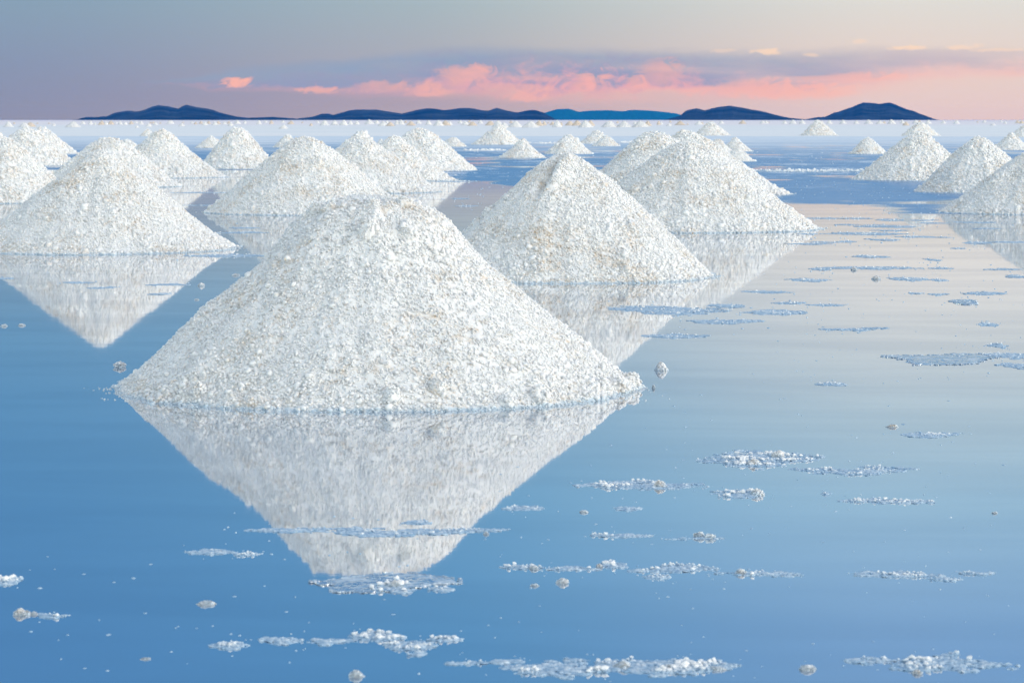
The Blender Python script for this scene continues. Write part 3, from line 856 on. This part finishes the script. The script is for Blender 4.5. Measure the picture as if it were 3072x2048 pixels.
def crust_mesh(W, D, seed, cell, lump, amp, flat):
    rng = np.random.RandomState(seed)
    parts = []
    bend = rng.uniform(-0.5, 0.5)
    ph = rng.uniform(0, 6)
    gap = rng.uniform(0.42, 0.51) if not flat else 0.3

    def field(u, v):
        vc = bend * 0.5 * np.sin(u * 2.4 + ph)
        env = 1 - np.abs(u) ** 2.4 - ((v - vc) / (0.75 - 0.35 * np.abs(u))) ** 2
        x, y = u * W / 2, v * D / 2
        sx = max(0.09, 8 * cell)
        n = 0.6 * fbm(x / (sx * 2.4) + seed, y / (sx * 0.8), seed + 5, 3) + 0.4 * fbm(x / 0.045 + seed, y / 0.03, seed + 6, 2)
        return 0.55 * env + 2.2 * (n - gap) - 0.28
    if flat:
        nx, ny = int(min(200, max(30, W / cell))), int(min(90, max(20, D / cell)))
        u, v = np.meshgrid(np.linspace(-1, 1, nx), np.linspace(-1, 1, ny), indexing='xy')
        x, y = u * W / 2, v * D / 2
        k = min(W, D) * 0.35
        q = 1 - np.abs(u * (1.15 + 0.25 * np.sin(v * 3 + seed))) ** 2.0 - np.abs(v * 1.2 + 0.25 * np.sin(u * 3 + seed)) ** 1.8
        q = q + 1.9 * (fbm(x / k + seed, y / k, seed, 5, 0.6) - 0.5) - 3 * np.clip(np.maximum(np.abs(u), np.abs(v)) - 0.85, 0, 1)
        b = max(0.02, 2.4 * cell)
        z = np.clip(q * 0.03, -0.012, 0.003) + np.clip(q * 3, 0, 1) * 0.0018 * bumps(x / b, y / b, seed)
        V = np.stack([x, y, z], -1).reshape(-1, 3)
        T3 = tri(grid_faces(ny, nx))
        T3 = T3[(V[T3][:, :, 2] > -0.004).any(1)]
        parts.append((V, T3))
        u, v = rng.uniform(-1, 1, 5000), rng.uniform(-1, 1, 5000)
        q = 1 - np.abs(u * (1.15 + 0.25 * np.sin(v * 3 + seed))) ** 2.0 - np.abs(v * 1.2 + 0.25 * np.sin(u * 3 + seed)) ** 1.8 \
            + 1.9 * (fbm(u * W / 2 / k + seed, v * D / 2 / k, seed, 5, 0.6) - 0.5)
        ok = (np.abs(q) < 0.07) | ((q > 0.3) & (rng.rand(5000) < 0.02))
        u, v = u[ok][:420], v[ok][:420]
        r = max(0.006, 1.2 * cell) * rng.uniform(0.7, 1.4, len(u))
        parts.append(crumbs(np.stack([u * W / 2, v * D / 2, r * 0.15 + 0.001], -1), r, rng, 0.35, 0.35))
        nsm = len(T3)
    else:
        nsm = 0
        rf = max(0.0085, 1.35 * cell)
        n = int(min(9000, 5.0 * W * D / (PI * rf * rf)))
        u, v = rng.uniform(-1, 1, n), rng.uniform(-1, 1, n)
        q = field(u, v)
        ok = q > 0
        u, v, q = u[ok], v[ok], np.clip(q[ok], 0, 1)
        if ok.sum() < 40:                              # tiny patch: one small raft of flakes
            u, v = rng.normal(0, 0.28, 60), rng.normal(0, 0.22, 60)
            q = np.full(60, 0.6)
        m = int(min(2600, 1.25 * W * D / (PI * rf * rf)))
        u, v, q = u[:m], v[:m], q[:m]
        r = rf * (0.5 + 1.25 * rng.rand(len(u)) ** 1.6)
        parts.append(crumbs(np.stack([u * W / 2, v * D / 2, rng.uniform(-0.002, 0.002, len(u))], -1), r, rng, 0.3, np.clip(0.0045 * (0.7 + 0.9 * q) / r, 0.10, 0.5)))
        # a thin broken seam of flakes holds the patch together
        n = int(min(160, 0.7 * W / (rf * 1.3)))
        us = np.linspace(-0.7, 0.7, n)
        rs = rf * rng.uniform(0.75, 1.2, n)
        parts.append(crumbs(np.stack([us * W / 2, (bend * 0.5 * np.sin(us * 2.4 + ph) + 0.06 * rng.normal(size=n)) * D / 2, np.full(n, -0.0005)], -1), rs, rng, 0.3, np.clip(0.004 / rs, 0.1, 0.5)))
        # thicker crumbs where the crust has piled up
        big = np.clip((fbm(u * W / 2 / 0.10 + seed * 2, v * D / 2 / 0.10, seed + 31, 2) - 0.45) * 4, 0, 1)
        pick = rng.rand(len(u)) < np.clip(0.06 + 0.34 * lump, 0, 0.42) * big * np.clip(q * 3, 0.1, 1)
        if pick.any():
            n = int(pick.sum())
            rr = max(0.008, 1.05 * cell) * (0.6 + (0.3 + 0.5 * lump) * rng.rand(n) ** 3)
            parts.append(crumbs(np.stack([u[pick] * W / 2, v[pick] * D / 2, 0.003 + rr * rng.uniform(0.2, 0.8, n)], -1), rr, rng, 0.3, 0.8))
    if not parts or sum(len(p[1]) for p in parts) == 0:
        return None
    V, T3 = join(parts)
    me = mesh_from('salt_crust', V, T3, PLATE if flat else CRUST, False)
    soften(me, nsm)
    return me


# x0, x1, row, row thickness, lumpiness, where
Z_CREAM = 'on the cream water'
Z_RIGHT = 'on the pale blue water'
Z_LOW = 'on the lower right water'
Z_REFL = 'across the biggest reflection'
Z_FRONT = 'on the deep blue bottom water'
Z_LEFT = 'on the pointed left reflection'
Z_BACK = 'beyond the biggest pile'
CR = [
    (2408, 2534, 655, 4, 0, Z_CREAM), (2540, 2611, 655, 5, 0, Z_CREAM), (2629, 2703, 660, 7, 0, Z_CREAM), (2503, 2571, 674, 3, 0, Z_CREAM), (2574, 2728, 679, 9, 0, Z_CREAM),
    (2623, 2715, 691, 5, 0, Z_CREAM), (2485, 2712, 701, 8, 0, Z_CREAM), (2697, 2838, 711, 5, 0, Z_CREAM), (2608, 2697, 719, 6, 0, Z_CREAM), (2513, 2562, 725, 5, 0, Z_CREAM),
    (2439, 2503, 727, 4, 0, Z_CREAM), (2375, 2491, 732, 4, 0, Z_CREAM), (2402, 2451, 702, 4, 0, Z_CREAM), (2734, 2810, 661, 4, 0, Z_CREAM), (2761, 2838, 669, 4, 0, Z_CREAM),
    (2878, 2980, 667, 4, 0, Z_CREAM), (2924, 2998, 686, 4, 0, Z_CREAM), (2896, 2970, 728, 10, 0.1, Z_CREAM), (2976, 3080, 726, 5, 0, Z_CREAM), (2853, 2893, 745, 4, 0, Z_CREAM),
    (2550, 2660, 770, 8, 0, Z_CREAM), (2777, 2819, 779, 7, 0, Z_CREAM), (2433, 2490, 807, 9, 0.3, Z_CREAM), (2495, 2741, 804, 9, 0.2, Z_CREAM), (2786, 2852, 805, 7, 0.2, Z_CREAM),
    (2964, 3066, 808, 5, 0, Z_CREAM), (2362, 2489, 839, 10, 0.1, Z_CREAM), (2672, 2775, 837, 12, 0.15, Z_CREAM), (2792, 2841, 840, 6, 0, Z_CREAM), (3022, 3090, 831, 12, 0.2, Z_CREAM),
    (2230, 2364, 876, 7, 0, Z_CREAM), (2897, 3013, 880, 10, 0.1, Z_CREAM), (2730, 2768, 880, 5, 0, Z_CREAM), (2786, 2839, 883, 6, 0, Z_CREAM), (2322, 2416, 909, 8, 0.1, Z_CREAM),
    (2430, 2536, 915, 6, 0, Z_CREAM), (2859, 2930, 907, 11, -1, Z_CREAM),
    (1857, 2160, 929, 26, 0.35, Z_RIGHT), (2130, 2236, 917, 12, 0.1, Z_RIGHT), (2237, 2408, 937, 16, 0.15, Z_RIGHT), (2063, 2275, 964, 12, 0.1, Z_RIGHT), (1935, 2118, 1008, 12, 0.3, Z_RIGHT),
    (2478, 2659, 987, 9, 0, Z_RIGHT), (2681, 2977, 1077, 26, -1, Z_RIGHT), (2955, 3090, 1066, 22, 0.25, Z_RIGHT), (3002, 3100, 1097, 18, 0.2, Z_RIGHT), (2964, 3018, 1036, 12, 0.4, Z_RIGHT),
    (2940, 2993, 974, 12, 0.1, Z_RIGHT), (2449, 2540, 1152, 13, 0.3, Z_RIGHT), (2689, 2880, 1303, 16, 0.3, Z_RIGHT),
    (2090, 2440, 1376, 52, 1.5, Z_RIGHT), (2404, 2750, 1411, 22, 0.5, Z_RIGHT), (2510, 2775, 1504, 18, 0.45, Z_RIGHT), (2463, 2492, 1480, 8, 0.1, Z_RIGHT), (2118, 2305, 1480, 24, 1.3, Z_RIGHT),
    (1745, 2130, 1457, 26, 1.0, Z_RIGHT),
    (2240, 2640, 513, 8, 1.0, Z_BACK), (1400, 1525, 452, 2.5, 1.0, Z_BACK), (1590, 1680, 431, 2, 1.0, Z_BACK), (1850, 1905, 428, 2, 1.0, Z_BACK), (2680, 2900, 478, 3, 0.5, Z_BACK),
    (1515, 1640, 1525, 14, 0.2, Z_LOW), (1835, 1929, 1524, 18, 0.7, Z_LOW), (1789, 1959, 1606, 14, 0.5, Z_LOW), (1983, 2175, 1615, 12, 0.2, Z_LOW), (1510, 1619, 1702, 12, 0.4, Z_LOW),
    (1629, 1779, 1707, 16, 0.3, Z_LOW), (1786, 1880, 1698, 22, 0.9, Z_LOW), (1945, 2140, 1706, 22, 0.5, Z_LOW), (2143, 2300, 1716, 20, 0.6, Z_LOW), (1939, 2012, 1730, 14, 0.3, Z_LOW),
    (1888, 1946, 1712, 10, 0.1, Z_LOW), (2272, 2418, 1726, 20, 0.5, Z_LOW), (2561, 2800, 1725, 26, 0.6, Z_LOW), (2780, 2890, 1737, 14, 0.3, Z_LOW), (2885, 2985, 1719, 12, 0.3, Z_LOW),
    (2696, 3020, 1994, 52, 0.9, Z_LOW), (2550, 2660, 1983, 22, 0.4, Z_LOW),
    (790, 1470, 1591, 26, 0.25, Z_REFL), (1215, 1290, 1566, 14, 0.2, Z_REFL), (965, 1345, 1748, 44, -1, Z_REFL), (1120, 1245, 1766, 40, 1.8, Z_REFL), (1290, 1360, 1768, 16, 0.4, Z_REFL),
    (566, 700, 1655, 18, 0.5, Z_FRONT), (703, 772, 1662, 12, 0.2, Z_FRONT), (637, 756, 1934, 26, 0.9, Z_FRONT), (778, 910, 1920, 20, 1.1, Z_FRONT), (915, 1046, 1923, 24, 0.9, Z_FRONT),
    (1053, 1200, 1912, 34, 1.2, Z_FRONT), (1150, 1308, 1936, 30, 0.7, Z_FRONT), (1227, 1278, 1962, 14, 0.3, Z_FRONT), (1288, 1392, 1919, 20, 0.5, Z_FRONT), (1355, 1585, 1988, 20, 0.4, Z_FRONT),
    (1530, 1860, 2000, 54, 1.5, Z_FRONT), (1800, 2180, 1994, 50, 1.2, Z_FRONT), (118, 215, 1844, 16, 0.8, Z_FRONT), (-60, 68, 1742, 34, 1.6, Z_FRONT),
    (194, 275, 848, 5, 0, Z_LEFT), (272, 343, 863, 6, 0, Z_LEFT), (450, 510, 882, 6, 0, Z_LEFT), (454, 557, 854, 5, 0, Z_LEFT), (-10, 34, 836, 6, 0, Z_LEFT),
    (574, 795, 767, 8, 0.1, Z_BACK), (660, 790, 698, 6, 0, Z_BACK), (690, 770, 684, 4, 0, Z_BACK), (1360, 1402, 596, 3, 0, Z_BACK), (1370, 1430, 618, 3, 0, Z_BACK), (560, 700, 616, 3, 0, Z_BACK),
    (520, 660, 578, 2.5, 0, Z_BACK), (1300, 1420, 545, 2.5, 0, Z_BACK), (1320, 1400, 528, 2, 0, Z_BACK),
]
groups = {}
for c in CR:
    groups.setdefault(c[5], []).append(c)
for zone, lst in groups.items():
    lst.sort(key=lambda c: -c[2])
    for i, (xa, xb, yr, dy, lump, _) in enumerate(lst):
        x, d = at((xa + xb) / 2, yr)
        W = (xb - xa) * d / F * 1.2
        D = dy * d * d / (F * HC) * 1.4
        seed = int(xa * 3 + yr) % 991 + 3
        flat = lump < 0
        me = crust_mesh(W, D, seed, max(0.006, 3.4 * d / F), max(0, lump), 0.03 if yr > 900 else 0.022, flat)
        if me is None:
            continue
        size = 'long' if xb - xa > 190 else ('short' if xb - xa < 75 else 'mid-sized')
        look = 'thin flat plate of salt' if flat else ('lumpy white salt crust' if lump >= 0.8 else ('speckled salt crust' if lump >= 0.3 else 'thin bluish salt crust'))
        lab = '%s %s, %s from the front %s' % (size, look, ORD[i], zone)
        assert len(lab.split()) <= 16, lab
        link('salt_crust', me, (x, d, 0), label=lab, cat='salt crust', group='salt crust patches on the brine')

# lone lumps
def lump_mesh(w, h, seed, rough):
    rng = np.random.RandomState(seed)
    c, cf = crumbs(np.zeros((1, 3)), np.ones(1), rng, 0.10 + 0.12 * rough, 1.0, True)
    c = c / np.abs(c).max(0) * np.array([w * 0.40, w * 0.40, h * 0.80])
    parts = [(c, cf)]
    n = 70
    d = rng.normal(size=(n, 3))
    d /= np.linalg.norm(d, axis=1, keepdims=True)
    d[:, 2] = np.abs(d[:, 2]) * 1.1 - 0.25
    out = 0.82 + 0.35 * rough * (rng.rand(n) ** 2)
    r = 0.16 * w * rng.uniform(0.45, 1.15, n) * (1 - 0.3 * np.clip(d[:, 2], 0, 1))
    p = d * out[:, None] * np.array([w * 0.40, w * 0.40, h * 0.78])
    parts.append(crumbs(p, r, rng, 0.32, np.clip(h / w * 1.5, 0.45, 1.0)))
    V, T3 = join(parts)
    return mesh_from('salt_lump', V, T3, SALT, False)


LUMPS = [
    (360, 1102, 40, 20, 0.9, 'spiky white salt lump left of the left foot of the biggest pile'),
    (1983, 1112, 44, 30, 0.3, 'round tan salt lump right of the right foot of the biggest pile'),
    (1961, 1165, 12, 15, 0.6, 'tiny white salt lump close to the right tip of the biggest pile'),
    (711, 745, 15, 11, 0.4, 'little salt lump just off the right tip of the pointed left pile'),
    (604, 858, 22, 13, 0.6, 'pointed little salt lump between the pointed left pile and the biggest pile'),
    (707, 827, 26, 7, 0.3, 'flat salt lump close to the upper left slope of the biggest pile'),
    (590, 900, 17, 5, 0.3, 'faint flat salt lump below the pointed little lump'),
    (66, 977, 24, 7, 0.3, 'flat salt lump below the left side of the pointed pile reflection, right of a pair'),
    (12, 979, 22, 8, 0.5, 'small salt lump at the left edge beside a flat lump'),
    (1068, 2032, 48, 24, 0.35, 'rounded white salt lump alone at the bottom edge left of centre'),
    (2422, 2012, 62, 18, 0.35, 'wide white salt lump alone near the bottom edge right of the long lumpy crust'),
    (66, 1846, 54, 20, 0.8, 'larger salt lump at lower left beside a short crust'),
    (100, 1844, 30, 10, 0.6, 'small salt lump touching the larger lump at lower left'),
    (620, 1816, 58, 13, 0.6, 'knobbly salt lump alone on deep blue water at lower left'),
    (437, 1978, 32, 5, 0.3, 'flat pale lump by itself near the lower left bottom'),
    (1686, 1751, 46, 18, 0.7, 'peaked white salt lump below the broken crust line at lower centre'),
    (1604, 1758, 26, 9, 0.4, 'small salt lump left of the peaked lump at lower centre'),
    (1603, 1708, 32, 14, 0.35, 'round salt lump on the left end of the broken crust line'),
    (1798, 1702, 24, 13, 0.4, 'round salt lump at the middle of the broken crust line'),
    (2098, 1612, 38, 19, 0.5, 'left lump of the white pair on blue water at lower right'),
    (2130, 1616, 40, 17, 0.5, 'right lump of the white pair on blue water at lower right'),
    (2222, 1722, 42, 18, 0.35, 'round white lump on the right end of the broken crust line'),
    (2562, 810, 20, 13, 0.4, 'pinkish salt lump standing in the beaded crust on cream water'),
    (2630, 838, 30, 13, 0.5, 'pinkish salt lump below the beaded crust on cream water'),
    (2676, 1282, 38, 10, 0.5, 'low white salt lump above a long thin crust at right'),
    (2984, 1540, 20, 7, 0.6, 'small grey salt lump by itself near the right edge'),
    (1980, 1462, 40, 24, 0.6, 'cream coloured lump in the middle of the white crust streak right of centre'),
    (2270, 1486, 46, 24, 0.7, 'pointed white lump at the right end of a short lumpy crust'),
    (1752, 1538, 32, 8, 0.3, 'flat white lump alone right of the reflected slope'),
    (1185, 1762, 44, 26, 0.5, 'tall white lump on the thin plate under the reflected peak'),
    (1458, 1603, 22, 9, 0.4, 'white lump at the right end of the crust across the reflection'),
    (1868, 2006, 56, 24, 0.6, 'large lump in the long crust at the bottom right of centre'),
    (2005, 2008, 46, 18, 0.5, 'lump at the right part of the long crust at the bottom'),
    (2150, 2012, 56, 12, 0.4, 'flat lump at the right end of the long crust at the bottom'),
    (2752, 2022, 34, 15, 0.7, 'bright lump at the left front of the crust in the lower right corner'),
    (2333, 1374, 48, 26, 0.6, 'large cream lump on the top of the thick crust at right'),
    (2262, 1396, 48, 24, 0.7, 'white lump on the front edge of the thick crust at right'),
]
for i, (x, y, w, h, rg, lab) in enumerate(LUMPS):
    gx, d = at(x, y)
    gx, d = (x - X0) * (d + w * d / F * 0.4) / F, d + w * d / F * 0.4
    me = lump_mesh(w * d / F * 1.05, h * d / F * 1.15, 400 + i * 7, rg)
    o = link('salt_lump', me, (gx, d, -0.06 * h * d / F), label=lab, cat='salt lump', group='salt lumps in the brine')

# fine flakes nobody could count
def flakes():
    rng = np.random.RandomState(11)
    V, Q = [], []
    lines = [(c[0], c[1], c[2], c[3]) for c in CR if c[4] >= 0]

    def put(x, y, w, h):
        gx, d = at(x, y)
        r = w * d / F / 2
        hz = h * d / F
        k = len(V)
        m = 7
        a0 = rng.rand() * 6
        for j in range(m):
            a = a0 + j * 2 * PI / m
            rr = r * rng.uniform(0.6, 1.15)
            V.append((gx + rr * math.cos(a), d + rr * math.sin(a) * rng.uniform(1.0, 1.6), -0.001))
        for j in range(m):
            a = a0 + j * 2 * PI / m
            rr = r * rng.uniform(0.3, 0.6)
            V.append((gx + rr * math.cos(a), d + rr * math.sin(a) * 1.3, hz * rng.uniform(0.5, 1.0)))
        V.append((gx, d, hz))
        for j in range(m):
            n = (j + 1) % m
            Q.append((k + j, k + n, k + m + n, k + m + j))
            Q.append((k + m + j, k + m + n, k + 2 * m, k + 2 * m))
    for xa, xb, yr, dy in lines:
        for _ in range(int(2 + (xb - xa) / 40)):
            x = rng.uniform(xa - 0.2 * (xb - xa), xb + 0.3 * (xb - xa))
            y = yr + rng.normal(0, dy * 0.9 + 1.0)
            put(x, max(640 if xa > 2300 else 520, y), rng.uniform(4, 13) * (0.7 if yr < 900 else 1.0), rng.uniform(1.0, 2.6))
    for _ in range(170):
        put(rng.uniform(2250, 3072), rng.uniform(640, 1150), rng.uniform(3, 9), rng.uniform(0.8, 1.8))
    for _ in range(110):
        put(rng.uniform(1450, 3072), rng.uniform(1150, 2040), rng.uniform(5, 16), rng.uniform(0.8, 2.4))
    for _ in range(45):
        put(rng.uniform(0, 1300), rng.uniform(1640, 2040), rng.uniform(6, 20), rng.uniform(1, 3))
    for _ in range(500):                                 # sparkling bits in the roughened belt
        y = rng.uniform(455, 640)
        put(rng.uniform(1200, 3072), y, rng.uniform(3, 9), rng.uniform(0.6, 1.6))
    Q = [q if q[2] != q[3] else q for q in Q]
    me = bpy.data.meshes.new('salt_flakes')
    me.from_pydata(V, [], [q if q[2] != q[3] else q[:3] for q in Q])
    me.update()
    me.materials.append(CRUST)
    link('salt_flakes', me, label='scattered tiny salt flakes floating on the brine', kind='stuff')


flakes()

# ------------------------------------------------------------------ thin evening air that turns the far hills blue
def build_haze():
    x, y0, y1, z0 = 60000.0, -300.0, HAZE_FAR, -1.5
    V = [(-x, y0, z0), (x, y0, z0), (x, y1, z0), (-x, y1, z0), (-x, y0, HAZE_TOP), (x, y0, HAZE_TOP), (x, y1, HAZE_TOP), (-x, y1, HAZE_TOP)]
    Q = [(3, 2, 1, 0), (4, 5, 6, 7), (0, 1, 5, 4), (1, 2, 6, 5), (2, 3, 7, 6), (3, 0, 4, 7)]
    m, N, out = new_mat('evening_air')
    v = N.new('ShaderNodeVolumePrincipled')
    v.inputs['Color'].default_value = (0.02, 0.30, 1.0, 1)
    v.inputs['Density'].default_value = HAZE_D
    N.l.new(v.outputs[0], out.inputs['Volume'])
    link('haze', mesh_from('haze', V, Q, m, False), label='thin blue evening haze over the whole salt flat', kind='stuff')


build_haze()
